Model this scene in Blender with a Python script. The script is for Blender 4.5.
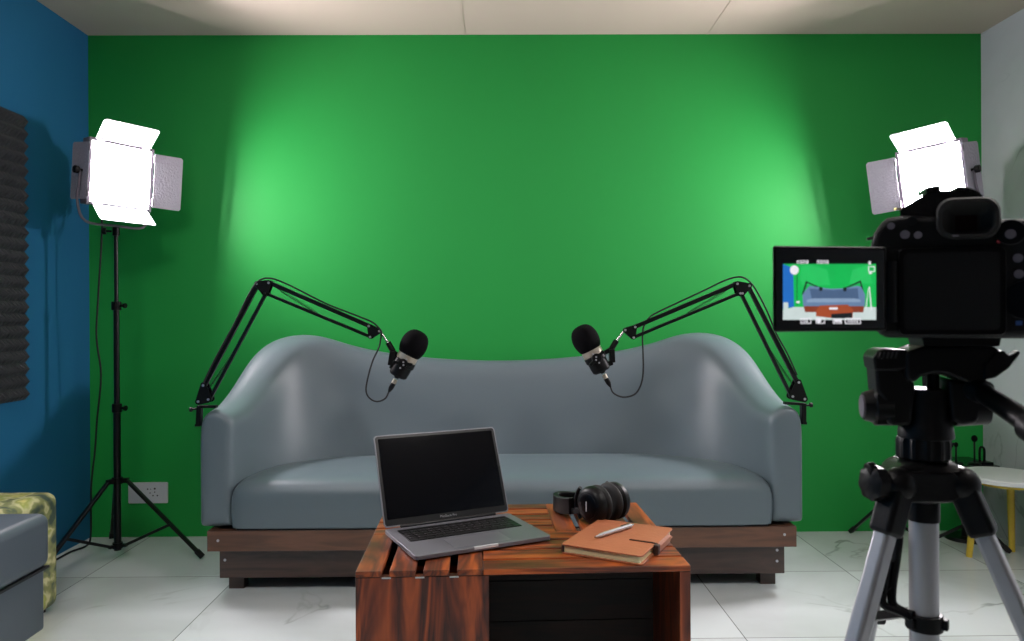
import bpy, bmesh, math, random
from mathutils import Vector, Matrix
random.seed(7)
PI = math.pi
sc = bpy.context.scene
for o in list(bpy.data.objects): bpy.data.objects.remove(o)
COL = sc.collection

# ---------------------------------------------------------------- camera
FPX = 740.0                       # focal length in pixels of a 1024 x 641 frame
YAW, ROLL = math.radians(.5), math.radians(.31)
CX, CY = 506.5, 318.0
EYE = Vector((0, 0, 1.01))
Fw = Vector((math.sin(YAW), math.cos(YAW), 0))
r0 = Vector((math.cos(YAW), -math.sin(YAW), 0)); u0 = Vector((0, 0, 1))
Rt = r0 * math.cos(ROLL) - u0 * math.sin(ROLL)
Up = u0 * math.cos(ROLL) + r0 * math.sin(ROLL)
cd = bpy.data.cameras.new('camera'); cam = bpy.data.objects.new('camera', cd); COL.objects.link(cam)
cam.matrix_world = Matrix(((Rt.x, Up.x, -Fw.x, EYE.x), (Rt.y, Up.y, -Fw.y, EYE.y), (Rt.z, Up.z, -Fw.z, EYE.z), (0, 0, 0, 1)))
cd.sensor_width = 36; cd.lens = FPX / 1024 * 36
cd.shift_x = (512 - CX) / 1024; cd.shift_y = (CY - 320.5) / 1024
cd.clip_start = .02
cd.dof.use_dof = True; cd.dof.focus_distance = 2.3; cd.dof.aperture_fstop = 15
sc.camera = cam
sc.view_settings.view_transform = 'Standard'; sc.view_settings.look = 'None'
sc.view_settings.gamma = 1; sc.view_settings.use_curve_mapping = False
sc.view_settings.exposure = 0.1
LAMP_STRENGTH = 205.0              # the two studio panels
CEILING_STRENGTH = 20.0            # ceiling light panels in the front of the room
w = bpy.data.worlds.new('world'); sc.world = w; w.use_nodes = True
w.node_tree.nodes['Background'].inputs[0].default_value = (.02, .02, .022, 1)
w.node_tree.nodes['Background'].inputs[1].default_value = .3
sc.cycles.use_denoising = True
sc.cycles.max_bounces = 10; sc.cycles.diffuse_bounces = 6
sc.cycles.sample_clamp_indirect = 6

def P(x, y, d):                   # where the sight line through a pixel meets the plane Y = d
    r = Fw + Rt * ((x - CX) / FPX) - Up * ((y - CY) / FPX)
    return EYE + r * (d / r.y)
def G(x, y, z):                   # ... meets the plane Z = z
    r = Fw + Rt * ((x - CX) / FPX) - Up * ((y - CY) / FPX)
    return EYE + r * ((z - EYE.z) / r.z)

# ---------------------------------------------------------------- materials
def lin(c):
    return tuple(((v / 255) / 12.92 if v / 255 <= .04045 else ((v / 255 + .055) / 1.055) ** 2.4) for v in c) + (1,)
MATS = {}
def mat(name, c, rough=.5, metal=0, bump=0, bscale=60, vary=0, vscale=8, emit=0, coat=0, spec=.5, sheen=0, stretch=(1, 1, 1)):
    m = bpy.data.materials.new(name); m.use_nodes = True; MATS[name] = m
    nt = m.node_tree; N = nt.nodes; L = nt.links; b = N['Principled BSDF']
    c = lin(c)
    b.inputs['Base Color'].default_value = c
    b.inputs['Roughness'].default_value = rough; b.inputs['Metallic'].default_value = metal
    b.inputs['Specular IOR Level'].default_value = spec
    b.inputs['Coat Weight'].default_value = coat; b.inputs['Sheen Weight'].default_value = sheen
    if emit:
        b.inputs['Emission Color'].default_value = c; b.inputs['Emission Strength'].default_value = emit
    tc = N.new('ShaderNodeTexCoord'); mp = N.new('ShaderNodeMapping'); mp.inputs['Scale'].default_value = stretch
    L.new(tc.outputs['Object'], mp.inputs[0])
    nz = N.new('ShaderNodeTexNoise'); nz.inputs['Scale'].default_value = vscale; nz.inputs['Detail'].default_value = 5
    L.new(mp.outputs[0], nz.inputs['Vector'])
    v = vary if vary else .06
    mx = N.new('ShaderNodeMix'); mx.data_type = 'RGBA'
    mx.inputs[6].default_value = tuple(k * (1 - v) for k in c[:3]) + (1,)
    mx.inputs[7].default_value = tuple(min(1, k * (1 + v)) for k in c[:3]) + (1,)
    L.new(nz.outputs[0], mx.inputs[0]); L.new(mx.outputs[2], b.inputs['Base Color'])
    if bump:
        n2 = N.new('ShaderNodeTexNoise'); n2.inputs['Scale'].default_value = bscale; n2.inputs['Detail'].default_value = 4
        L.new(mp.outputs[0], n2.inputs['Vector'])
        bp = N.new('ShaderNodeBump'); bp.inputs['Strength'].default_value = bump; bp.inputs['Distance'].default_value = .004
        L.new(n2.outputs[0], bp.inputs['Height']); L.new(bp.outputs[0], b.inputs['Normal'])
    return m

def wood(name, dark, mid, light, rough=.32, axis='X', scale=1.0, coat=.25):
    m = bpy.data.materials.new(name); m.use_nodes = True; MATS[name] = m
    nt = m.node_tree; N = nt.nodes; L = nt.links; b = N['Principled BSDF']
    tc = N.new('ShaderNodeTexCoord'); mp = N.new('ShaderNodeMapping')
    s = {'X': (1.2, 9, 9), 'Y': (9, 1.2, 9), 'Z': (9, 9, 1.2)}[axis]
    mp.inputs['Scale'].default_value = tuple(k * scale for k in s)
    L.new(tc.outputs['Object'], mp.inputs[0])
    n1 = N.new('ShaderNodeTexNoise'); n1.inputs['Scale'].default_value = 1.6; n1.inputs['Detail'].default_value = 3; n1.inputs['Distortion'].default_value = 1.4
    L.new(mp.outputs[0], n1.inputs['Vector'])
    mul = N.new('ShaderNodeMath'); mul.operation = 'MULTIPLY'; mul.inputs[1].default_value = 7; L.new(n1.outputs[0], mul.inputs[0])
    fr = N.new('ShaderNodeMath'); fr.operation = 'PINGPONG'; fr.inputs[1].default_value = 1; L.new(mul.outputs[0], fr.inputs[0])
    n2 = N.new('ShaderNodeTexNoise'); n2.inputs['Scale'].default_value = 14; n2.inputs['Detail'].default_value = 6; L.new(mp.outputs[0], n2.inputs['Vector'])
    ad = N.new('ShaderNodeMath'); ad.operation = 'MULTIPLY_ADD'; ad.inputs[1].default_value = .45; L.new(n2.outputs[0], ad.inputs[0]); L.new(fr.outputs[0], ad.inputs[2])
    sb = N.new('ShaderNodeMath'); sb.operation = 'MULTIPLY'; sb.inputs[1].default_value = .69; L.new(ad.outputs[0], sb.inputs[0])
    cr = N.new('ShaderNodeValToRGB'); e = cr.color_ramp.elements
    e[0].color = lin(dark); e[0].position = .12; e[1].color = lin(light); e[1].position = .95
    q = e.new(.5); q.color = lin(mid)
    L.new(sb.outputs[0], cr.inputs[0])
    # every board has its own tone
    oi = N.new('ShaderNodeNewGeometry'); hs = N.new('ShaderNodeHueSaturation')
    mr = N.new('ShaderNodeMapRange'); mr.inputs[3].default_value = .5; mr.inputs[4].default_value = 1.2
    L.new(oi.outputs['Random Per Island'], mr.inputs[0]); L.new(mr.outputs[0], hs.inputs['Value'])
    L.new(cr.outputs[0], hs.inputs['Color']); L.new(hs.outputs[0], b.inputs['Base Color'])
    b.inputs['Roughness'].default_value = rough; b.inputs['Coat Weight'].default_value = coat; b.inputs['Coat Roughness'].default_value = .3
    bp = N.new('ShaderNodeBump'); bp.inputs['Strength'].default_value = .08; bp.inputs['Distance'].default_value = .002
    L.new(n2.outputs[0], bp.inputs['Height']); L.new(bp.outputs[0], b.inputs['Normal'])
    return m

def marble(name, base, vein, tile=None, rough=.16, off=(0, 0), vs=1.0, plane='XY'):
    m = bpy.data.materials.new(name); m.use_nodes = True; MATS[name] = m
    nt = m.node_tree; N = nt.nodes; L = nt.links; b = N['Principled BSDF']
    tc = N.new('ShaderNodeTexCoord')
    vec = tc.outputs['Object']
    mask = None
    if tile:
        sp = N.new('ShaderNodeSeparateXYZ'); L.new(vec, sp.inputs[0])
        ids = []; lines = []
        for k, ax in enumerate(plane):
            a = N.new('ShaderNodeMath'); a.operation = 'SUBTRACT'; a.inputs[1].default_value = off[k]; L.new(sp.outputs[ax], a.inputs[0])
            d = N.new('ShaderNodeMath'); d.operation = 'DIVIDE'; d.inputs[1].default_value = tile; L.new(a.outputs[0], d.inputs[0])
            fl = N.new('ShaderNodeMath'); fl.operation = 'FLOOR'; L.new(d.outputs[0], fl.inputs[0]); ids.append(fl)
            pp = N.new('ShaderNodeMath'); pp.operation = 'PINGPONG'; pp.inputs[1].default_value = .5; L.new(d.outputs[0], pp.inputs[0])
            lt = N.new('ShaderNodeMath'); lt.operation = 'LESS_THAN'; lt.inputs[1].default_value = .0022 / tile * .75; L.new(pp.outputs[0], lt.inputs[0]); lines.append(lt)
        mask = N.new('ShaderNodeMath'); mask.operation = 'MAXIMUM'; L.new(lines[0].outputs[0], mask.inputs[0]); L.new(lines[1].outputs[0], mask.inputs[1])
        cb = N.new('ShaderNodeCombineXYZ'); L.new(ids[0].outputs[0], cb.inputs[0]); L.new(ids[1].outputs[0], cb.inputs[1])
        wn = N.new('ShaderNodeTexWhiteNoise'); L.new(cb.outputs[0], wn.inputs['Vector'])
        sc_ = N.new('ShaderNodeVectorMath'); sc_.operation = 'SCALE'; sc_.inputs['Scale'].default_value = 13; L.new(wn.outputs['Color'], sc_.inputs[0])
        av = N.new('ShaderNodeVectorMath'); av.operation = 'ADD'; L.new(vec, av.inputs[0]); L.new(sc_.outputs[0], av.inputs[1]); vec = av.outputs[0]
    def veins(scale, width, dist):
        n = N.new('ShaderNodeTexNoise'); n.inputs['Scale'].default_value = scale * vs; n.inputs['Detail'].default_value = 5; n.inputs['Distortion'].default_value = dist
        L.new(vec, n.inputs['Vector'])
        s = N.new('ShaderNodeMath'); s.operation = 'SUBTRACT'; s.inputs[1].default_value = .5; L.new(n.outputs[0], s.inputs[0])
        a = N.new('ShaderNodeMath'); a.operation = 'ABSOLUTE'; L.new(s.outputs[0], a.inputs[0])
        r = N.new('ShaderNodeMapRange'); r.inputs[1].default_value = 0; r.inputs[2].default_value = width; r.inputs[3].default_value = 1; r.inputs[4].default_value = 0
        L.new(a.outputs[0], r.inputs[0]); return r
    v1 = veins(1.1, .012, .9); v2 = veins(.9, .13, .4)
    cl = N.new('ShaderNodeTexNoise'); cl.inputs['Scale'].default_value = 1.7; cl.inputs['Detail'].default_value = 3; L.new(vec, cl.inputs['Vector'])
    mr = N.new('ShaderNodeMapRange'); mr.inputs[1].default_value = .45; mr.inputs[2].default_value = .7; L.new(cl.outputs[0], mr.inputs[0])
    mm = N.new('ShaderNodeMath'); mm.operation = 'MULTIPLY'; L.new(v1.outputs[0], mm.inputs[0]); L.new(mr.outputs[0], mm.inputs[1])
    m2 = N.new('ShaderNodeMath'); m2.operation = 'MULTIPLY'; m2.inputs[1].default_value = .22; L.new(v2.outputs[0], m2.inputs[0])
    mx = N.new('ShaderNodeMath'); mx.operation = 'MAXIMUM'; L.new(mm.outputs[0], mx.inputs[0]); L.new(m2.outputs[0], mx.inputs[1])
    c = N.new('ShaderNodeMix'); c.data_type = 'RGBA'; c.inputs[6].default_value = lin(base); c.inputs[7].default_value = lin(vein); L.new(mx.outputs[0], c.inputs[0])
    out = c.outputs[2]
    if mask:
        g = N.new('ShaderNodeMix'); g.data_type = 'RGBA'; g.inputs[7].default_value = lin((120, 124, 122)); L.new(mask.outputs[0], g.inputs[0]); L.new(out, g.inputs[6]); out = g.outputs[2]
    L.new(out, b.inputs['Base Color']); b.inputs['Roughness'].default_value = rough
    return m

M_black = mat('black_plastic', (9, 9, 11), .42, bump=.05, bscale=400, spec=.2)
M_blackmetal = mat('black_metal', (14, 14, 16), .3, metal=.3)
M_rubber = mat('black_rubber', (12, 12, 13), .7)
M_camera = mat('camera_body_black', (13, 14, 17), .48, bump=.25, bscale=900, spec=.22)
M_camgloss = mat('camera_gloss_black', (4, 4, 7), .32, spec=.18)
M_foam = mat('microphone_foam', (8, 7, 10), .95, bump=.6, bscale=500, spec=.1)
M_acoustic = mat('acoustic_foam', (46, 49, 53), .9, bump=.3, bscale=200)
M_nickel = mat('warm_nickel', (176, 166, 152), .38, metal=.55)
M_chrome = mat('chrome', (205, 205, 205), .22, metal=1)
M_screw = mat('screw_metal', (190, 190, 195), .35, metal=.8)
M_alu = mat('brushed_aluminium', (172, 172, 176), .36, metal=.55, bump=.06, bscale=150, stretch=(1, 1, .05))
M_dkalu = mat('space_grey_aluminium', (120, 120, 127), .4, metal=.5)
M_keys = mat('key_black', (12, 12, 14), .45)
M_screen = mat('laptop_glass', (2, 4, 9), .1, spec=.22)
M_bezel = mat('laptop_bezel', (10, 11, 14), .3, spec=.3)
M_leather = mat('grey_blue_leatherette', (92, 106, 113), .42, bump=.12, bscale=260, vary=.05, vscale=3, spec=.55)
M_leather2 = mat('grey_ottoman_leatherette', (74, 84, 93), .45, bump=.12, bscale=260, vary=.04)
M_seam = mat('dark_seam', (22, 25, 30), .7)
M_rail = wood('sofa_rail_wood', (72, 46, 32), (88, 57, 39), (102, 66, 46), rough=.4, axis='X', scale=.8)
M_rail2 = wood('sofa_plinth_wood', (44, 32, 28), (58, 42, 35), (70, 50, 42), rough=.45, axis='X', scale=.8)
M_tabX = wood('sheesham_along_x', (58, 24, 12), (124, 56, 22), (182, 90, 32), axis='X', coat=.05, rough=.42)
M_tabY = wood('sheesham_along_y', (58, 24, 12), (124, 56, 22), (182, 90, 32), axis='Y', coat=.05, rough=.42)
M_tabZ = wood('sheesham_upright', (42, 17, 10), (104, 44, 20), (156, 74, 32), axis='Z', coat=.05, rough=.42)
M_tabin = wood('sheesham_shaded', (14, 9, 8), (26, 15, 11), (38, 21, 14), axis='X', rough=.75, coat=0)  # same sheesham, with the shade of the open shelf put into its colour
M_tan = mat('tan_leather', (158, 92, 58), .5, bump=.2, bscale=120, vary=.12, vscale=20)
M_tandark = mat('dark_leather_edge', (50, 30, 24), .6)
M_paper = mat('cream_pages', (226, 214, 166), .8, bump=.1, bscale=90, stretch=(1, 1, 40))
M_pen = mat('silver_pen', (200, 202, 206), .28, metal=.7)
M_white = mat('white_plastic', (205, 208, 212), .35)
M_whitetop = mat('white_table_top', (222, 226, 226), .3)
M_yellow = mat('yellow_painted_wood', (206, 178, 62), .45, vary=.1, vscale=12)
M_hole = mat('dark_hole', (25, 25, 28), .6)
M_green_wall = mat('green_wall_paint', (26, 152, 62), .56, bump=.16, bscale=26, vary=.05, vscale=2.4, spec=.4, stretch=(1, 1, .35))
M_blue_wall = mat('blue_wall_paint', (25, 96, 138), .7, bump=.12, bscale=30, vary=.05, vscale=2.5, spec=.3, stretch=(1, 1, .35))
M_ceiling = mat('ceiling_paint', (196, 178, 166), .85, bump=.05, bscale=20, vary=.03, vscale=2)
M_front = mat('far_room_wall_paint', (74, 72, 72), .85)
M_floor = marble('marble_floor_tiles', (212, 220, 221), (120, 128, 120), tile=.6, off=(-1.035, 2.92))
M_right = marble('marble_wall_panels', (192, 196, 202), (120, 128, 134), rough=.4, vs=1.2)
M_led = mat('lit_diffuser', (255, 246, 250), .5, emit=LAMP_STRENGTH)
M_ceil_led = mat('ceiling_diffuser', (255, 250, 246), .5, emit=CEILING_STRENGTH)
M_lamp = mat('lamp_housing', (112, 105, 115), .4, metal=.3)
M_darktop = mat('black_glass_top', (20, 24, 24), .2)
M_red = mat('dark_red_glass', (26, 5, 8), .5, spec=.1)

# barn door metal: light grey with fine speckle
M_door = mat('barn_door_metal', (160, 156, 168), .5, metal=.1, bump=.9, bscale=110, vary=.16, vscale=150)
# patterned pouf cloth
def pattern_mat():
    m = bpy.data.materials.new('leaf_print_cloth'); m.use_nodes = True
    nt = m.node_tree; N = nt.nodes; L = nt.links; b = N['Principled BSDF']
    tc = N.new('ShaderNodeTexCoord'); n = N.new('ShaderNodeTexNoise'); n.inputs['Scale'].default_value = 9; n.inputs['Detail'].default_value = 3; n.inputs['Distortion'].default_value = .25
    L.new(tc.outputs['Object'], n.inputs['Vector'])
    cr = N.new('ShaderNodeValToRGB'); cr.color_ramp.interpolation = 'EASE'; e = cr.color_ramp.elements
    e[0].position = .36; e[0].color = lin((62, 78, 66)); e[1].position = .62; e[1].color = lin((206, 198, 120))
    for p, c in ((.43, (128, 132, 84)), (.48, (190, 186, 140)), (.54, (152, 158, 80))):
        q = e.new(p); q.color = lin(c)
    L.new(n.outputs[0], cr.inputs[0]); L.new(cr.outputs[0], b.inputs['Base Color']); b.inputs['Roughness'].default_value = .8
    return m
M_print = pattern_mat()

# ---------------------------------------------------------------- mesh helpers
W = {}
class MB:
    def __init__(s): s.bm = bmesh.new(); s.mats = []; s.cur = 0
    def use(s, m):
        if m not in s.mats: s.mats.append(m)
        s.cur = s.mats.index(m); return s
    def _face(s, vs):
        try: f = s.bm.faces.new(vs); f.material_index = s.cur; return f
        except ValueError: return None
    def box(s, c, size, R=None, taper=1.0):
        c = Vector(c); hx, hy, hz = (k / 2 for k in size); v = []
        for z in (-1, 1):
            t = taper if z < 0 else 1
            for x, y in ((-1, -1), (1, -1), (1, 1), (-1, 1)):
                p = Vector((x * hx * t, y * hy * t, z * hz))
                if R is not None: p = R @ p
                v.append(s.bm.verts.new(c + p))
        for q in ((3, 2, 1, 0), (4, 5, 6, 7), (0, 1, 5, 4), (1, 2, 6, 5), (2, 3, 7, 6), (3, 0, 4, 7)): s._face([v[i] for i in q])
        return s
    def b2(s, x0, x1, y0, y1, z0, z1): return s.box(((x0 + x1) / 2, (y0 + y1) / 2, (z0 + z1) / 2), (abs(x1 - x0), abs(y1 - y0), abs(z1 - z0)))
    def lathe(s, prof, a=(0, 0, 0), axis=(0, 0, 1), n=24, ripple=0, rn=12):
        a = Vector(a); ax = Vector(axis).normalized(); q = ax.to_track_quat('Z', 'Y').to_matrix(); rings = []
        for r, h in prof:
            ring = []
            for k in range(n):
                t = 2 * PI * k / n; rr = r * (1 + ripple * (1 if math.sin(rn * t) > 0 else -1)) if ripple else r
                ring.append(s.bm.verts.new(a + q @ Vector((rr * math.cos(t), rr * math.sin(t), h))))
            rings.append(ring)
        for i in range(len(rings) - 1):
            for k in range(n): s._face([rings[i][k], rings[i][(k + 1) % n], rings[i + 1][(k + 1) % n], rings[i + 1][k]])
        s._face(rings[0][::-1]); s._face(rings[-1]); return s
    def cyl(s, p, q, r, r2=None, n=16, **k):
        p, q = Vector(p), Vector(q); r2 = r if r2 is None else r2
        return s.lathe([(r, 0), (r2, (q - p).length)], p, q - p, n, **k)
    def knob(s, p, q, r, n=36, rn=12):
        p, q = Vector(p), Vector(q); l = (q - p).length
        return s.lathe([(r * .85, 0), (r, l * .12), (r, l * .85), (r * .8, l)], p, q - p, n, ripple=.035, rn=rn)
    def bar(s, p, q, wd, th, up=(0, 1, 0)):
        p, q = Vector(p), Vector(q); z = (q - p).normalized(); u = Vector(up); x = u.cross(z).normalized(); y = z.cross(x)
        R = Matrix((x, y, z)).transposed()
        return s.box((p + q) / 2, (wd, th, (q - p).length), R)
    def tube(s, pts, r, n=8, smooth=4):
        pts = [Vector(p) for p in pts]
        if smooth and len(pts) > 2: pts = spline(pts, smooth)
        rings = []; prev = None
        for i, p in enumerate(pts):
            d = (pts[min(i + 1, len(pts) - 1)] - pts[max(i - 1, 0)]).normalized()
            if prev is None:
                a = Vector((0, 0, 1)) if abs(d.z) < .9 else Vector((1, 0, 0)); x = a.cross(d).normalized()
            else: x = (prev - d * prev.dot(d)).normalized()
            prev = x; y = d.cross(x); rr = r[i * (len(r) - 1) // (len(pts) - 1)] if isinstance(r, (list, tuple)) else r
            rings.append([s.bm.verts.new(p + (x * math.cos(2 * PI * k / n) + y * math.sin(2 * PI * k / n)) * rr) for k in range(n)])
        for i in range(len(rings) - 1):
            for k in range(n): s._face([rings[i][k], rings[i][(k + 1) % n], rings[i + 1][(k + 1) % n], rings[i + 1][k]])
        s._face(rings[0][::-1]); s._face(rings[-1]); return s
    def rings(s, rs, cap=True):
        rr = [[s.bm.verts.new(p) for p in r] for r in rs]; n = len(rr[0])
        for i in range(len(rr) - 1):
            for k in range(n): s._face([rr[i][k], rr[i][(k + 1) % n], rr[i + 1][(k + 1) % n], rr[i + 1][k]])
        if cap: s._face(rr[0][::-1]); s._face(rr[-1])
        return s
    def prism(s, poly, vec):
        vec = Vector(vec); return s.rings([[Vector(p) for p in poly], [Vector(p) + vec for p in poly]])
    def rrect(s, cx, cz, wd, ht, rad, y0, y1, n=5, inset=0, yin=None):   # rounded slab facing -Y
        def ring(w_, h_, r_, y):
            out = []
            for (sx, sz, a0) in ((1, 1, 0), (-1, 1, 90), (-1, -1, 180), (1, -1, 270)):
                for k in range(n + 1):
                    a = math.radians(a0 + 90 * k / n)
                    out.append(Vector((cx + sx * (w_ / 2 - r_) + r_ * math.cos(a), y, cz + sz * (h_ / 2 - r_) + r_ * math.sin(a))))
            return out
        return s.rings([ring(wd, ht, rad, y0), ring(wd, ht, rad, y1)])
    def sphere(s, c, r, n=24, sq=(1, 1, 1), R=None):
        c = Vector(c); rs = []
        for i in range(1, n // 2):
            t = PI * i / (n // 2); ring = []
            for k in range(n):
                p = Vector((r * sq[0] * math.sin(t) * math.cos(2 * PI * k / n), r * sq[1] * math.sin(t) * math.sin(2 * PI * k / n), r * sq[2] * math.cos(t)))
                ring.append(c + (R @ p if R is not None else p))
            rs.append(ring)
        return s.rings(rs)
    def build(s, name, m=None, parent=None, bevel=0, smooth=True, sub=0, world=True, seg=2, angle=35):
        me = bpy.data.meshes.new(name)
        bmesh.ops.recalc_face_normals(s.bm, faces=s.bm.faces)
        if parent is not None and world: s.bm.transform(W[parent].inverted())
        s.bm.to_mesh(me); s.bm.free()
        if s.mats:
            for k in s.mats: me.materials.append(k)
        if m is not None and not s.mats: me.materials.append(m)
        o = bpy.data.objects.new(name, me); COL.objects.link(o)
        if parent is not None: o.parent = parent; W[o] = W[parent]
        else: W[o] = Matrix.Identity(4)
        for p in me.polygons: p.use_smooth = smooth
        if smooth and not sub:
            try: me.set_sharp_from_angle(angle=math.radians(angle))
            except Exception: pass
        if bevel:
            md = o.modifiers.new('bevel', 'BEVEL'); md.width = bevel; md.segments = seg; md.limit_method = 'ANGLE'; md.angle_limit = math.radians(40); md.harden_normals = True
        if sub:
            md = o.modifiers.new('sub', 'SUBSURF'); md.levels = sub; md.render_levels = sub
        return o
def spline(pts, n):
    out = []
    for i in range(len(pts) - 1):
        a = pts[max(i - 1, 0)]; b = pts[i]; c = pts[i + 1]; d = pts[min(i + 2, len(pts) - 1)]
        for k in range(n):
            t = k / n; out.append(.5 * ((2 * b) + (c - a) * t + (2 * a - 5 * b + 4 * c - d) * t * t + (3 * b - a - 3 * c + d) * t ** 3))
    out.append(pts[-1]); return out
def tag(o, label, cat, group=None, kind=None):
    o['label'] = label; o['category'] = cat
    if group: o['group'] = group
    if kind: o['kind'] = kind
    return o
def thing(name, label, cat, mtx, group=None):
    o = bpy.data.objects.new(name, None); COL.objects.link(o); o.empty_display_size = .05
    if not isinstance(mtx, Matrix): mtx = Matrix.Translation(Vector(mtx))
    o.matrix_world = mtx; W[o] = mtx.copy()
    return tag(o, label, cat, group)
def struct(mb, name, m, **k):
    o = mb.build(name, m, **k); o['kind'] = 'structure'; return o

# ---------------------------------------------------------------- room
XL, XR, YB, YF, ZC = -1.91, 2.268, 3.46, -2.4, 2.335
struct(MB().b2(XL - .1, XR + .1, YF - .1, YB + .1, -.1, 0), 'floor', M_floor, smooth=False)
struct(MB().b2(XL - .1, XR + .1, YF - .1, YB + .1, ZC, ZC + .1), 'ceiling', M_ceiling, smooth=False)
struct(MB().b2(XL - .1, XR + .1, YB, YB + .1, 0, ZC), 'wall_back', M_green_wall, smooth=False)
struct(MB().b2(XL - .1, XL, YF, YB, 0, ZC), 'wall_left', M_blue_wall, smooth=False)
struct(MB().b2(XR, XR + .1, YF, YB, 0, ZC), 'wall_right', M_right, smooth=False)
struct(MB().b2(XL - .1, XR + .1, YF - .1, YF, 0, ZC), 'wall_front', M_front, smooth=False)
for i, (x, dx) in enumerate(((-.155, .0), (.93, .05))):          # hairline joints of the ceiling boards
    struct(MB().bar((x, .6, ZC - .0006), (x + dx, YB, ZC - .0006), .0016, .003, up=(0, 0, 1)), 'trim_%d' % (i + 1), M_ceiling)
CLY = .8
for cx_, lab in ((-1.0, 'square ceiling light panel over the left front of the room'), (1.1, 'square ceiling light panel over the right front of the room')):
    t = thing('ceiling_light', lab, 'ceiling light', (cx_, CLY, ZC), 'ceiling light panels')
    m = MB()
    for sx in (-1, 1):
        m.b2(cx_ + sx * .31 - .01, cx_ + sx * .31 + .01, CLY - .32, CLY + .32, ZC - .03, ZC)
        m.b2(cx_ - .3, cx_ + .3, CLY + sx * .31 - .01, CLY + sx * .31 + .01, ZC - .03, ZC)
    m.build('frame', M_white, t)
    MB().b2(cx_ - .3, cx_ + .3, CLY - .3, CLY + .3, ZC - .022, ZC - .008).build('diffuser', M_ceil_led, t)

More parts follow.
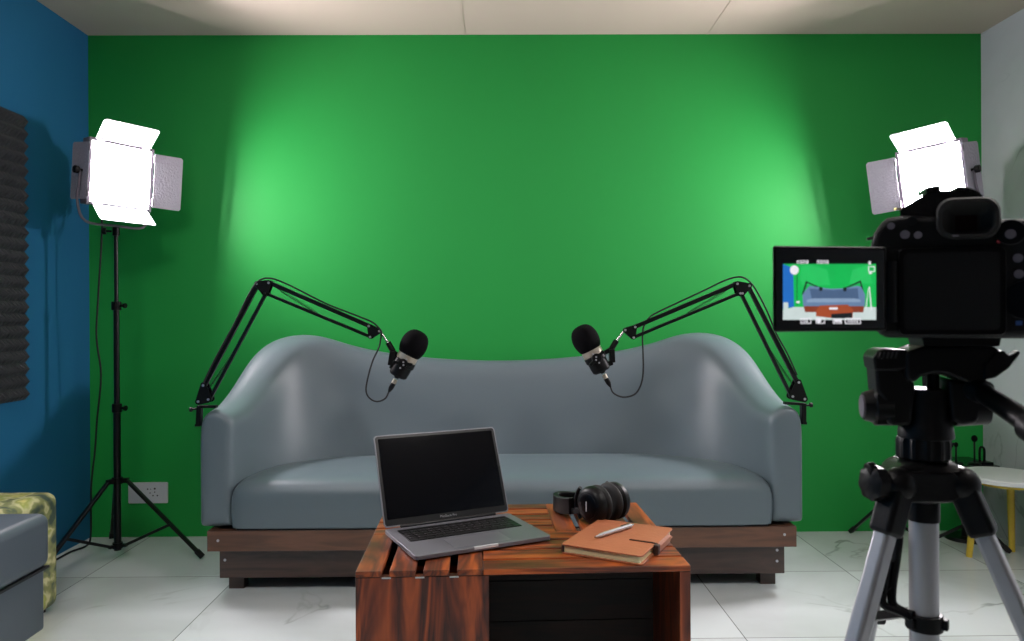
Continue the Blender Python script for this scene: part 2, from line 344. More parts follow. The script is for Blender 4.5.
# ---------------------------------------------------------------- sofa
def build_sofa():
    cx = .006
    t = thing('sofa', 'long grey-blue leatherette sofa with curved wraparound back on a wooden base', 'sofa', (cx, 3.0, 0))
    # station: outer, inner top, inner at seat level, top height
    S = [(( -1.113, 2.735), (-.985, 2.735), (-.99, 2.735), .682),
         (( -1.116, 2.83), (-.975, 2.83), (-.97, 2.83), .686),
         (( -1.115, 2.95), (-.962, 2.95), (-.935, 2.94), .722),
         (( -1.11, 3.07), (-.945, 3.06), (-.885, 3.03), .785),
         (( -1.098, 3.18), (-.920, 3.14), (-.835, 3.09), .862),
         (( -1.070, 3.29), (-.880, 3.21), (-.780, 3.135), .922),
         (( -1.010, 3.38), (-.810, 3.265), (-.720, 3.17), .948),
         (( -.900, 3.42), (-.730, 3.295), (-.655, 3.20), .940),
         (( -.740, 3.435), (-.640, 3.31), (-.575, 3.215), .893),
         (( -.500, 3.44), (-.470, 3.32), (-.435, 3.225), .850),
         (( -.250, 3.44), (-.240, 3.325), (-.220, 3.23), .826),
         (( .0, 3.44), (0, 3.325), (0, 3.23), .817)]
    full = S + [tuple([(-p[0], p[1]) for p in s[:3]] + [s[3]]) for s in S[:-1][::-1]]
    z0, zs = .244, .38
    def section(s, sh=1.0, dy=0):
        (ox, oy), (tx, ty), (ix, iy), zt = s
        o = Vector((ox + cx, oy, 0)); ti = Vector((tx + cx, ty, 0)); si = Vector((ix + cx, iy, 0))
        L_ = lambda a, b, k: a.lerp(b, k)
        pts = [(o, z0), (o, z0 + .006), (o, z0 + (zt - z0) * .3), (o, z0 + (zt - z0) * .62), (L_(o, ti, .0), zt - .05), (L_(o, ti, .14), zt - .015),
               (L_(o, ti, .45), zt), (L_(o, ti, .8), zt - .012), (L_(o, ti, 1.02), zt - .045),
               (L_(ti, si, .25) , zt - (zt - zs) * .34), (L_(ti, si, .62), zt - (zt - zs) * .68), (si, zs), (si, z0 + .006), (si, z0)]
        r = [Vector((p.x, p.y, z)) for p, z in pts]
        if sh != 1:
            c = sum(r, Vector()) / len(r); r = [Vector((c.x + (p.x - c.x) * sh, p.y, c.z + (p.z - c.z) * (sh * .5 + .5))) for p in r]
            for p in r: p.z = max(p.z, z0)
        for p in r: p.y += dy
        return r
    rs = [section(full[0], .5, -.024), section(full[0], .86, -.018), section(full[0], 1, 0)] + [section(s) for s in full[1:-1]] + [section(full[-1], 1, 0), section(full[-1], .86, -.018), section(full[-1], .5, -.024)]
    MB().rings(rs).build('backrest_and_arms', M_leather, t, sub=2)
    # seat cushion follows the inside of the back
    inner = [(-.988, 2.704), (-1.0, 2.74), (-.995, 2.84), (-.975, 2.94), (-.935, 3.03), (-.885, 3.10), (-.82, 3.155), (-.745, 3.20), (-.665, 3.235), (-.57, 3.25), (-.43, 3.26), (-.2, 3.265)]
    pl = [Vector((x, y, 0)) for x, y in inner]
    outline = pl + [Vector((-p.x, p.y, 0)) for p in pl[::-1]] + [Vector((k, 2.692, 0)) for k in (.97, .6, .2, -.2, -.6, -.97)]
    n = len(outline)
    def off(dd, z):
        kx, ky, yc = 1 - dd / 1.0, 1 - dd / .28, 2.975
        return [Vector((p.x * kx + cx, yc + (p.y - yc) * ky, z)) for p in outline]
    MB().rings([off(.004, .243), off(.001, .248), off(.0, .262), off(-.004, .33), off(.002, .375), off(.016, .405), off(.045, .421), off(.10, .428), off(.17, .431)]).build('seat_cushion', M_leather, t, sub=1)
    MB().b2(cx - .97, cx + .97, 2.706, 3.19, .238, .25).build('seam_piping', M_seam, t)
    zr0, zr1, fy = .166, .241, 2.70
    m = MB(); m.b2(cx - 1.076, cx + 1.076, fy, fy + .03, zr0, zr1)
    for sx in (-1, 1): m.b2(cx + sx * 1.076, cx + sx * 1.046, fy + .03, 3.44, zr0, zr1)
    m.b2(cx - 1.046, cx + 1.046, 3.41, 3.44, zr0, zr1)
    m.build('base_rail', M_rail, t, bevel=.002)
    MB().b2(cx - 1.044, cx + 1.044, fy + .032, 3.408, .20, .240).build('deck_board', M_tabin, t)
    m = MB(); m.b2(cx - 1.05, cx + 1.05, 2.75, 2.78, .052, zr0 - .001)
    for sx in (-1, 1): m.b2(cx + sx * 1.05, cx + sx * 1.02, 2.78, 3.4, .052, zr0 - .001)
    m.b2(cx - 1.02, cx + 1.02, 3.37, 3.4, .052, zr0 - .001)
    m.build('plinth', M_rail2, t, bevel=.002)
    for x in (-1, 1):
        for y in (2.80, 3.33): MB().box((cx + x * 1.0, y + .01, .0265), (.058, .05, .053)).build('leg', M_rail2, t, bevel=.002)
    for (px, py, d) in ((218, 540.6, 2.70), (784.5, 534.5, 2.70), (777, 550, 2.75), (777, 561, 2.75), (225, 560, 2.75)):
        p = P(px, py, d); MB().cyl(p, p + Vector((0, -.002, 0)), .005, n=12).build('screw', M_screw, t)
    for sx, pz in ((-1, .565), (1, .575)):
        p = Vector((cx + sx * 1.10, 2.79, pz)); MB().cyl(p, p + Vector((sx * .012, 0, 0)), .006, n=12).build('bolt', M_screw, t)
build_sofa()

# ---------------------------------------------------------------- studio lamps
def stand(name, lab, X, Y, base_az, zt, px_right, cols):
    t = thing('light_stand', lab, 'light stand', (X, Y, 0), 'light stands beside the sofa')
    zc, zh, R_ = .335, .062, .36
    MB().cyl((X, Y, zh - .02), (X, Y, cols[1]), .0145).build('lower_pole', M_blackmetal, t)
    MB().cyl((X, Y, cols[1] - .02), (X, Y, cols[0]), .0115).build('middle_pole', M_blackmetal, t)
    MB().cyl((X, Y, cols[0] - .02), (X, Y, zt), .0085).build('upper_pole', M_blackmetal, t)
    for z in cols:
        c = MB().cyl((X, Y, z - .018), (X, Y, z + .018), .0195).build('collar', M_black, t, bevel=.002)
        MB().cyl((X + .018, Y, z), (X + .036, Y - .004, z), .006).cyl((X + .034, Y - .004, z), (X + .042, Y - .005, z), .011, n=10).build('knob', M_black, c)
    h = MB().cyl((X, Y, zc - .013), (X, Y, zc + .013), .022)
    for k in range(3):
        a = math.radians(base_az + 120 * k); d = Vector((math.cos(a), math.sin(a), 0)); h.bar(Vector((X, Y, zc)) + d * .01, Vector((X, Y, zc)) + d * .045, .022, .018, up=(0, 0, 1))
    h.build('hub', M_black, t)
    h = MB().cyl((X, Y, zh - .012), (X, Y, zh + .012), .02)
    for k in range(3):
        a = math.radians(base_az + 120 * k); d = Vector((math.cos(a), math.sin(a), 0)); h.bar(Vector((X, Y, zh)) + d * .01, Vector((X, Y, zh)) + d * .038, .016, .012, up=(0, 0, 1))
    h.build('lower_hub', M_black, t)
    for k in range(3):
        a = math.radians(base_az + 120 * k); d = Vector((math.cos(a), math.sin(a), 0)); up = Vector((-d.y, d.x, 0))
        p0 = Vector((X, Y, zc)) + d * .04; p1 = Vector((X, Y, .012)) + d * (R_ - .01)
        l = MB().bar(p0, p1, .012, .02, up=up).build('leg', M_blackmetal, t, bevel=.002)
        q = p0.lerp(p1, .93); MB().bar(q, p1 + (p1 - p0).normalized() * .006, .017, .025, up=up).build('rubber_foot', M_rubber, l, bevel=.002)
        j = p0.lerp(p1, .58); MB().bar(Vector((X, Y, zh)) + d * .03, j, .012, .006, up=up).cyl(j - up * .011, j + up * .011, .006, n=10).build('brace', M_blackmetal, t)
    MB().cyl((X, Y, zt - .03), (X, Y, zt + .005), .014).cyl((X - .012, Y - .01, zt - .012), (X - .04, Y - .02, zt - .012), .005).knob((X - .032, Y - .017, zt - .012), (X - .047, Y - .022, zt - .012), .014, n=24, rn=6).build('top_clamp', M_black, t)
    return t
def panel(lab, C, yaw, tilt, roll, pole, zt, side):
    mtx = Matrix.Translation(C) @ Matrix.Rotation(yaw, 4, 'Z') @ Matrix.Rotation(tilt, 4, 'X') @ Matrix.Rotation(roll, 4, 'Y')
    t = thing('led_panel_light', lab, 'studio light', mtx, 'LED panel lights with barn doors')
    w, h = .242, .244
    m = MB().b2(-w / 2 - .012, w / 2 + .012, .012, .055, -h / 2 - .012, h / 2 + .012)
    for k in range(7): m.b2(-w / 2 + .01, w / 2 - .01, .055, .062, -h / 2 + .03 + k * .028, -h / 2 + .04 + k * .028)
    m.build('housing', M_lamp, t, bevel=.004, world=False)
    m = MB()
    for sx in (-1, 1):
        m.b2(sx * (w / 2), sx * (w / 2 + .013), -.006, .014, -h / 2 - .013, h / 2 + .013)
        m.b2(-w / 2, w / 2, -.006, .014, sx * (h / 2), sx * (h / 2 + .013))
    m.build('bezel', M_lamp, t, bevel=.002, world=False)
    MB().b2(-w / 2, w / 2, .0, .012, -h / 2, h / 2).build('diffuser', M_led, t, world=False, smooth=False)
    INNER = 9
    for k, (fl, ln) in enumerate(((44, w), (INNER if side < 0 else -84, h), (52, w), (-84 if side < 0 else INNER, h))):      # top, right, bottom, left leaves
        A = Matrix.Rotation(k * PI / 2, 3, 'Y')
        f = math.radians(fl); Ld = .10 if k % 2 == 0 else .118
        def q(u, v, o=0): return A @ Vector((u, -.012 - v * math.sin(f) - o * math.cos(f), h / 2 + .012 + v * math.cos(f) - o * math.sin(f)))
        ch = .008
        out = [(-ln / 2 + .008, 0), (ln / 2 - .008, 0), (ln / 2 - .006, Ld - ch), (ln / 2 - .006 - ch, Ld), (-ln / 2 + .006 + ch, Ld), (-ln / 2 + .006, Ld - ch)]
        d = MB().rings([[q(a, b, 0) for a, b in out], [q(a, b, .0016) for a, b in out]]).build('barn_door', M_door, t, world=False, smooth=False)
        for u in (-ln / 2 + .03, ln / 2 - .03): MB().cyl(q(u - .014, 0), q(u + .014, 0), .0045, n=8).build('hinge', M_lamp, d, world=False)
    # yoke from side pivots to the pole
    ip = mtx.inverted(); pp = ip @ Vector((pole[0], pole[1], zt + .006))
    hw = w / 2 + .028
    MB().tube([(-hw, .03, 0), (-hw, .032, -.06), (-hw, .04, -.12), (-hw + .03, pp.y * .9, pp.z + .012), (pp.x, pp.y, pp.z + .006), (hw - .03, pp.y * .9, pp.z + .012), (hw, .04, -.12), (hw, .032, -.06), (hw, .03, 0)], .0055, n=8, smooth=5).build('yoke', M_lamp, t, world=False)
    for sx in (-1, 1):
        MB().cyl((sx * (w / 2 + .01), .03, 0), (sx * (hw + .004), .03, 0), .006).knob((sx * (hw + .004), .03, 0), (sx * (hw + .024), .03, 0), .015, n=24, rn=6).build('tilt_knob', M_black, t, world=False)
LX, LY = -1.615, 3.13
stand('light_stand', 'black tripod light stand left of the sofa in the blue corner', LX, LY, 1, 1.395, 118, (1.07, .64))
panel('lit LED panel with barn doors on the stand left of the sofa', Vector((-1.578, 3.10, 1.612)), .93, .085, .016, (LX, LY), 1.395, -1)
RX, RY = 1.80, 3.12
stand('light_stand', 'black tripod light stand right of the sofa, mostly hidden behind the camera tripod', RX, RY, 120, 1.385, 939, (1.07, .64))
panel('lit LED panel with barn doors behind the video camera on the right', Vector((1.818, 3.095, 1.592)), -.93, .15, -.05, (RX, RY), 1.385, 1)
cb = MB().tube([P(101, 214, 3.19), P(102, 232, 3.2), P(98, 300, 3.2), P(96.5, 338, 3.21), P(101, 375, 3.22), P(97, 420, 3.23), P(95, 450, 3.24), P(91.5, 482, 3.26), P(91, 510, 3.29), P(91, 530, 3.31), G(89.5, 542.5, .006), G(84, 547, .006), G(77, 549.5, .006), G(66, 554, .006), (-1.86, 2.95, .006)], .0042, smooth=6).build('power_cable', M_rubber)
tag(cb, 'thin black power cable hanging down behind the left light stand', 'cable')

# ---------------------------------------------------------------- wall outlet
a, b = P(128.5, 482.5, 3.455), P(168, 503, 3.455)
t = thing('wall_outlet', 'white switch and socket plate low on the green wall', 'outlet', ((a.x + b.x) / 2, YB, b.z))
cxo, czo = (a.x + b.x) / 2, (a.z + b.z) / 2; wo, ho = b.x - a.x, a.z - b.z
MB().rrect(cxo, czo, wo, ho, .005, YB - .009, YB - .0005).build('plate', M_white, t, bevel=.0015)
MB().b2(cxo - wo * .33, cxo - wo * .19, YB - .0125, YB - .0085, czo - .03, czo + .025).build('switch', M_white, t, bevel=.001)
MB().b2(cxo - wo * .12, cxo + wo * .34, YB - .0105, YB - .0085, czo - .036, czo + .036).build('socket', M_white, t, bevel=.001)
for (u, v, r) in ((.0, .018, .0035), (.18, .02, .0045), (.18, .004, .003), (.135, -.012, .0035), (.245, -.012, .0035), (.06, .0, .003), (.075, .018, .002)):
    MB().cyl((cxo + wo * u, YB - .0112, czo + v), (cxo + wo * u, YB - .0100, czo + v), r, n=12).build('socket_hole', M_hole, t)

# ---------------------------------------------------------------- acoustic foam on the blue wall
def acoustic():
    bm = MB(); n_u, n_v = 24, 23; y0, y1 = 2.97, 2.40; z0, z1 = .695, 1.825; d = .034
    du, dv = (y1 - y0) / n_u, (z1 - z0) / n_v; g = {}
    R = 2
    for i in range(n_u * R + 1):
        for j in range(n_v * R + 1):
            hgt = d if (i % 2 and j % 2) else .012
            if i % 2 == 0 and j % 2 == 0: hgt = .008
            elif not (i % 2 and j % 2): hgt = .010
            g[i, j] = bm.bm.verts.new((XL + .006 + hgt, y0 + du * i / R, z0 + dv * j / R))
    for i in range(n_u * R):
        for j in range(n_v * R):
            q = [g[i, j], g[i + 1, j], g[i + 1, j + 1], g[i, j + 1]]
            # split towards the peak so each cell becomes a pyramid
            if (i % 2) == (j % 2): bm._face([q[0], q[1], q[2]]); bm._face([q[0], q[2], q[3]])
            else: bm._face([q[0], q[1], q[3]]); bm._face([q[1], q[2], q[3]])
    bm.b2(XL + .0005, XL + .0085, y1, y0, z0, z1)
    o = bm.build('acoustic_foam_panel', M_acoustic, smooth=False)
    tag(o, 'dark grey pyramid acoustic foam panel on the blue wall', 'acoustic panel')
acoustic()

# ---------------------------------------------------------------- pouf and ottoman at lower left
def softbox(name, m, parent, x0, x1, y0, y1, z0, z1, r, puff=0, seg=5):
    o = MB(); o.b2(x0, x1, y0, y1, z0, z1)
    ob = o.build(name, m, parent, bevel=r, seg=seg); return ob
t = thing('pouf', 'cube pouf in yellow and green leaf-print cloth behind the grey ottoman', 'pouf', (-1.725, 2.47, 0))
softbox('cover', M_print, t, -1.9, -1.552, 2.335, 2.62, .012, .412, .035)
for sx in (-1, 1):
    for sy in (-1, 1): MB().cyl((-1.725 + sx * .13, 2.475 + sy * .1, 0), (-1.725 + sx * .13, 2.475 + sy * .1, .014), .015).build('foot', M_rubber, t)
t = thing('ottoman', 'low grey leatherette ottoman at the lower left edge of the picture', 'ottoman', (-1.66, 2.0, 0))
softbox('seat_cushion', M_leather2, t, -1.905, -1.406, 1.66, 2.33, .245, .412, .03)
softbox('body', M_leather2, t, -1.895, -1.42, 1.68, 2.315, .05, .25, .012)
MB().b2(-1.9, -1.41, 1.67, 2.322, .240, .247).build('seam_piping', M_seam, t)
for sx in (-1.85, -1.475):
    for sy in (1.74, 2.24): MB().b2(sx - .025, sx + .025, sy - .025, sy + .025, 0, .052).build('leg', M_rail2, t)

# ---------------------------------------------------------------- coffee table (pinwheel of slats)
TH = .51
TABM = Matrix.Translation(Vector((.038, 1.730, 0))) @ Matrix.Rotation(math.radians(1.8), 4, 'Z')
t = thing('coffee_table', 'reddish sheesham wood coffee table with slatted pinwheel top and open shelf', 'coffee table', TABM)
hw, hd, sl = .335, .255, .012
xb = -hw + .252; xb2 = hw - .245           # block boundaries, front row and back row
def slatsY(x0, x1, y0, y1, n, gap, m):     # slats running in depth
    wd = (x1 - x0 - gap * (n - 1)) / n
    for k in range(n):
        a = x0 + k * (wd + gap)
        MB().b2(a, a + wd, y0, y1, TH - sl, TH).build('top_slat', m, t, bevel=.0015, world=False)
def slatsX(x0, x1, y0, y1, n, gap, m):
    wd = (y1 - y0 - gap * (n - 1)) / n
    for k in range(n):
        a = y0 + k * (wd + gap)
        MB().b2(x0, x1, a, a + wd, TH - sl, TH).build('top_slat', m, t, bevel=.0015, world=False)
slatsY(-hw, xb, -hd, -.001, 4, .016, M_tabY)
slatsX(xb + .001, hw, -hd, -.001, 4, .010, M_tabX)
slatsX(-hw, xb2 - .001, .001, hd, 5, .010, M_tabX)
slatsY(xb2, hw, .001, hd, 4, .015, M_tabY)
zt_ = TH - sl - .0005
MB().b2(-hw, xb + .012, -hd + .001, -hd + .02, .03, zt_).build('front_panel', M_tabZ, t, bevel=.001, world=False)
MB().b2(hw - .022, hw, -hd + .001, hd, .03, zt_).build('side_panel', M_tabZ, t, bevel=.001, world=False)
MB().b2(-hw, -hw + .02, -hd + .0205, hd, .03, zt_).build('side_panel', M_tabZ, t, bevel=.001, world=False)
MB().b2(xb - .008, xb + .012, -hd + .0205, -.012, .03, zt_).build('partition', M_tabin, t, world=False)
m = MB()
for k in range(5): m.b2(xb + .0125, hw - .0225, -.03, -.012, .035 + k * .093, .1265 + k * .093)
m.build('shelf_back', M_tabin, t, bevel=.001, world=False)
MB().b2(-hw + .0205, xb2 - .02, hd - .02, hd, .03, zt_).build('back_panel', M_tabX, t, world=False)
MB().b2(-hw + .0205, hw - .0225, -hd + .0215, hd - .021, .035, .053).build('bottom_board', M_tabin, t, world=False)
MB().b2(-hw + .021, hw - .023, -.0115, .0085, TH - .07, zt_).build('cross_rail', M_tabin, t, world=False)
for sx in (-1, 1):
    for sy in (-1, 1): MB().box((sx * (hw - .03), sy * (hd - .03), .0145), (.045, .045, .029)).build('foot', M_tabin, t, world=False)
for x in (-hw + .052, -hw + .118, -hw + .186):
    MB().b2(x, x + .018, -hd - .0008, -hd + .0015, TH - sl - .003, TH - sl - .0005).build('bracket', M_screw, t, world=False)

# ---------------------------------------------------------------- laptop
LM = Matrix.Translation(Vector((-.079, 1.686, TH + .001))) @ Matrix.Rotation(.445, 4, 'Z')
t = thing('laptop', 'open grey laptop with a black screen on the left of the coffee table', 'laptop', LM)
lw, ld, lt = .321, .220, .0115
def slab(name, m, parent, x0, x1, y0, y1, z0, z1, r=.01):
    mb = MB(); pts = []
    for (sx, sy, a0) in ((x1 - r, y1 - r, 0), (x0 + r, y1 - r, 90), (x0 + r, y0 + r, 180), (x1 - r, y0 + r, 270)):
        for k in range(5):
            a = math.radians(a0 + 22.5 * k); pts.append(Vector((sx + r * math.cos(a), sy + r * math.sin(a), z0)))
    mb.prism(pts, (0, 0, z1 - z0)); return mb.build(name, m, parent, bevel=min(.0015, (z1 - z0) * .3), world=False)
slab('base', M_dkalu, t, -lw / 2, lw / 2, -ld / 2, ld / 2, .002, lt)
for sx in (-1, 1):
    for sy in (-1, 1): MB().cyl((sx * .13, sy * .078, 0), (sx * .13, sy * .078, .0025), .008).build('rubber_foot', M_rubber, t, world=False)
kb = slab('keyboard', M_bezel, t, -.138, .138, -.012, .086, lt - .0005, lt + .0004, r=.004)
m = MB()
for r_ in range(6):
    n_ = (14, 14, 14, 13, 12, 9)[r_]; kw = .272 / n_; y = .078 - r_ * .0160
    hh = .0075 if r_ == 0 else .0142
    ws = [kw] * n_
    if r_ == 5: ws = [.0195] * 4 + [.272 - .0195 * 8] + [.0195] * 4
    x = -.136
    for k_ in ws:
        m.b2(x + .0012, x + k_ - .0012, y - hh / 2, y + hh / 2, lt + .0003, lt + .0014); x += k_
m.build('keycaps', M_keys, kb, world=False, smooth=False)
m = MB(); rnd = random.Random(3)
for r_ in range(1, 5):
    for k in range(13): m.b2(-.131 + k * .0203, -.1275 + k * .0203, .0765 - r_ * .0160, .0795 - r_ * .0160, lt + .00141, lt + .0015)
m.build('key_legends', M_lamp, kb, world=False, smooth=False)
slab('trackpad', mat('trackpad_grey', (130, 130, 137), .3, metal=.5), t, -.067, .067, -.096, -.026, lt - .0003, lt + .0003, r=.004)
MB().b2(-.028, .028, -ld / 2 - .0008, -ld / 2 + .004, lt - .005, lt + .0003).build('lid_notch_highlight', M_white, t, world=False)  # opening notch, its bright reflection put in as a white strip
MB().cyl((-lw * .38, ld / 2 - .003, lt + .002), (lw * .38, ld / 2 - .003, lt + .002), .0045).build('hinge', M_bezel, t, world=False)
th = math.radians(23.5); LH = .219
TL = Matrix.Translation(Vector((0, ld / 2 - .003, lt + .003))) @ Matrix.Rotation(-th, 4, 'X')     # lid frame, leans back
def lidbox(name, m, par, x0, x1, z0, z1, y0, y1, r=.009):
    mb = MB().rrect((x0 + x1) / 2, (z0 + z1) / 2, x1 - x0, z1 - z0, r, y0, y1); mb.bm.transform(TL); return mb.build(name, m, par, world=False, bevel=.0006)
lid = lidbox('lid', M_dkalu, t, -lw / 2, lw / 2, 0, LH, 0, .005)
bz = lidbox('bezel', M_bezel, lid, -lw / 2 + .0025, lw / 2 - .0025, .003, LH - .0025, -.0008, .001, .007)
lidbox('screen', M_screen, lid, -lw / 2 + .009, lw / 2 - .009, .017, LH - .009, -.0014, 0, .003)
cu = bpy.data.curves.new('lettering', 'FONT'); cu.body = 'MacBook Pro'; cu.size = .0078; cu.align_x = 'CENTER'; cu.extrude = .0001
lt_o = bpy.data.objects.new('lettering_curve', cu); COL.objects.link(lt_o)
bpy.context.view_layer.update()
lme = bpy.data.meshes.new_from_object(lt_o.evaluated_get(bpy.context.evaluated_depsgraph_get())); bpy.data.objects.remove(lt_o)
lme.materials.clear(); lme.materials.append(mat('lettering_grey', (150, 150, 155), .5))
lme.transform(TL @ Matrix.Translation(Vector((0, -.0010, .0075))) @ Matrix.Rotation(PI / 2, 4, 'X'))
lo = bpy.data.objects.new('lettering', lme); COL.objects.link(lo); lo.parent = lid

# ---------------------------------------------------------------- notebook and pen
NC = (G(562, 550, TH) + G(669, 534, TH)) / 2
NR = Matrix.Translation(Vector((NC.x, NC.y - .024, TH + .0005))) @ Matrix.Rotation(math.radians(-29), 4, 'Z')
t = thing('notebook', 'tan leather notebook with a closing flap on the right of the coffee table', 'notebook', NR)
nw, nd, nt_ = .178, .224, .020
slab('back_cover', M_tan, t, -nw / 2, nw / 2, -nd / 2, nd / 2, 0, .003, r=.008)
MB().b2(-nw / 2 + .006, nw / 2 - .006, -nd / 2 + .005, nd / 2 - .005, .003, nt_ - .003).build('pages', M_paper, t, world=False)
slab('front_cover', M_tan, t, -nw / 2, nw / 2, -nd / 2, nd / 2, nt_ - .003, nt_, r=.008)
MB().b2(-nw / 2 - .0006, -nw / 2 + .0055, -nd / 2 + .002, nd / 2 - .002, .002, nt_ - .002).build('spine', M_tandark, t, bevel=.002, world=False)
# flap wraps from behind over the right edge
fy0, fy1 = -.018, .062
prof = [(nw / 2 - .01, -.0004), (nw / 2 + .006, .0005), (nw / 2 + .0085, .008), (nw / 2 + .0085, .016), (nw / 2 + .004, nt_ + .0015), (nw / 2 - .01, nt_ + .0028), (nw / 2 - .056, nt_ + .0026)]
top = [Vector((x, fy0, max(z, .0))) for x, z in prof]; bot = [Vector((x, fy1, max(z, .0))) for x, z in prof]
mb = MB(); ins = [(x - (.0018 if i in (1, 2, 3) else 0), z - (.0022 if i > 3 else 0)) for i, (x, z) in enumerate(prof)]
va = [mb.bm.verts.new(p) for p in top]; vb = [mb.bm.verts.new(p) for p in bot]
vc = [mb.bm.verts.new((x, fy0, max(z, .0) if i < 4 else z)) for i, (x, z) in enumerate(ins)]; vd = [mb.bm.verts.new((x, fy1, z)) for x, z in ins]
for i in range(len(prof) - 1):
    mb._face([va[i], va[i + 1], vb[i + 1], vb[i]]); mb._face([vc[i], vc[i + 1], vd[i + 1], vd[i]])
    mb._face([va[i], va[i + 1], vc[i + 1], vc[i]]); mb._face([vb[i], vb[i + 1], vd[i + 1], vd[i]])
mb._face([va[-1], vb[-1], vd[-1], vc[-1]]); mb._face([va[0], vb[0], vd[0], vc[0]])
mb.build('flap', M_tan, t, world=False)
MB().b2(nw / 2 - .002, nw / 2 + .0098, fy0 - .016, fy0 - .001, .001, nt_ + .0012).build('pen_loop', M_tandark, t, bevel=.002, world=False)
MB().b2(nw / 2 - .058, nw / 2 + .002, fy0 - .0028, fy0 - .0003, nt_ + .0001, nt_ + .002).build('flap_edge', M_tandark, t, world=False)
pz = TH + .0005 + nt_ + .0052
pa, pb = G(595.5, 536.8, pz), G(631.5, 525.3, pz)
t = thing('pen', 'silver ballpoint pen lying on the tan notebook', 'pen', (pa + pb) / 2)
dv = (pb - pa).normalized(); L_ = (pb - pa).length
MB().lathe([(.0012, 0), (.0016, .003), (.0042, .016), (.0048, .03), (.0048, L_ * .97), (.003, L_ * .985)], pa, dv, n=20).build('barrel', M_pen, t)
MB().lathe([(.0009, -.003), (.0012, .0005)], pa, dv, n=10).build('tip', M_blackmetal, t)
MB().cyl(pb - dv * .003, pb + dv * .006, .0026, n=12).build('push_button', M_chrome, t)
u = Vector((0, 0, 1))
MB().bar(pb - dv * .003 + u * .0062, pb - dv * .04 + u * .0062, .0028, .001, up=u).bar(pb - dv * .003 + u * .003, pb - dv * .003 + u * .0066, .0028, .0015, up=dv).build('clip', M_chrome, t)

# ---------------------------------------------------------------- headphones
HC = P(593, 506, 1.780)
t = thing('headphones', 'black over-ear headphones standing on the coffee table behind the notebook', 'headphones', (HC.x + .03, HC.y, TH))
ax = Vector((.80, .60, 0)).normalized(); bd = Vector((-.60, .80, 0)).normalized(); rc = .0465
c1 = Vector((HC.x - .004, HC.y, TH + rc + .001)); c2 = c1 + ax * .085
for c, d in ((c1, ax), (c2, -ax)):      # outer face first, pad towards the other cup
    cup = MB().lathe([(.020, -.002), (.034, .000), (.042, .006), (.0455, .014), (.0455, .022), (.041, .026)], c - d * .012, d, n=40).build('ear_cup', M_black, t)
    MB().lathe([(.012, -.0035), (.026, -.003), (.030, -.001), (.0305, .002)], c - d * .013, d, n=36).build('cap', M_camgloss, cup)
    MB().b2(-.0012, .0012, -.0004, .0004, -.012, .012).build('mark', M_white, cup, world=False).matrix_local = Matrix.Translation((c - d * .0172) - Vector((HC.x + .03, HC.y, TH))) @ d.to_track_quat('Y', 'Z').to_matrix().to_4x4()
    pr = []
    for k in range(9):
        a = PI * k / 8; pr.append((.034 + .012 * math.sin(a) ** .7, .0265 - .012 + .019 * (k / 8)))
    MB().lathe([(.030, .0145)] + pr + [(.022, .032), (.020, .026)], c, d, n=40).build('ear_pad', M_rubber, t)
    # yoke: arc around the cup
    pts = []
    for k in range(-4, 5):
        a = math.radians(k * 12); pts.append(c - d * .004 + (bd * math.cos(a) + Vector((0, 0, 1)) * math.sin(a)) * (rc + .004) - Vector((0, 0, 0)))
    pts = [p if p.z > TH + .006 else Vector((p.x, p.y, TH + .006)) for p in pts]
    MB().tube(pts, .0045, n=8, smooth=2).build('yoke', M_blackmetal, t)
def band(z, off_, a0, a1, n=28):
    mid = (c1 + c2) / 2; out = []
    for k in range(n + 1):
        a = a0 + (a1 - a0) * k / n
        p = mid - ax * math.cos(a) * (.049 + off_) + bd * (.030 + math.sin(a) * (.138 + off_)); p.z = z; out.append((p, math.sin(a)))
    return out
def bandmesh(th_, wd, a0, a1, name, m):
    rs = []; o_ = band(0, th_ / 2, a0, a1); i_ = band(0, -th_ / 2, a0, a1)
    for (po, s_), (pi_, _) in zip(o_, i_):
        zc = TH + .001 + wd / 2 + (1 - s_) ** 2 * .022
        rs.append([Vector((po.x, po.y, zc - wd / 2)), Vector((po.x, po.y, zc + wd / 2)), Vector((pi_.x, pi_.y, zc + wd / 2)), Vector((pi_.x, pi_.y, zc - wd / 2))])
    return MB().rings(rs).build(name, m, t, bevel=.003)
bandmesh(.016, .042, math.radians(14), math.radians(166), 'headband', M_black)
bandmesh(.005, .016, math.radians(-4), math.radians(30), 'slider', M_rubber)
bandmesh(.005, .016, math.radians(150), math.radians(184), 'slider', M_rubber)

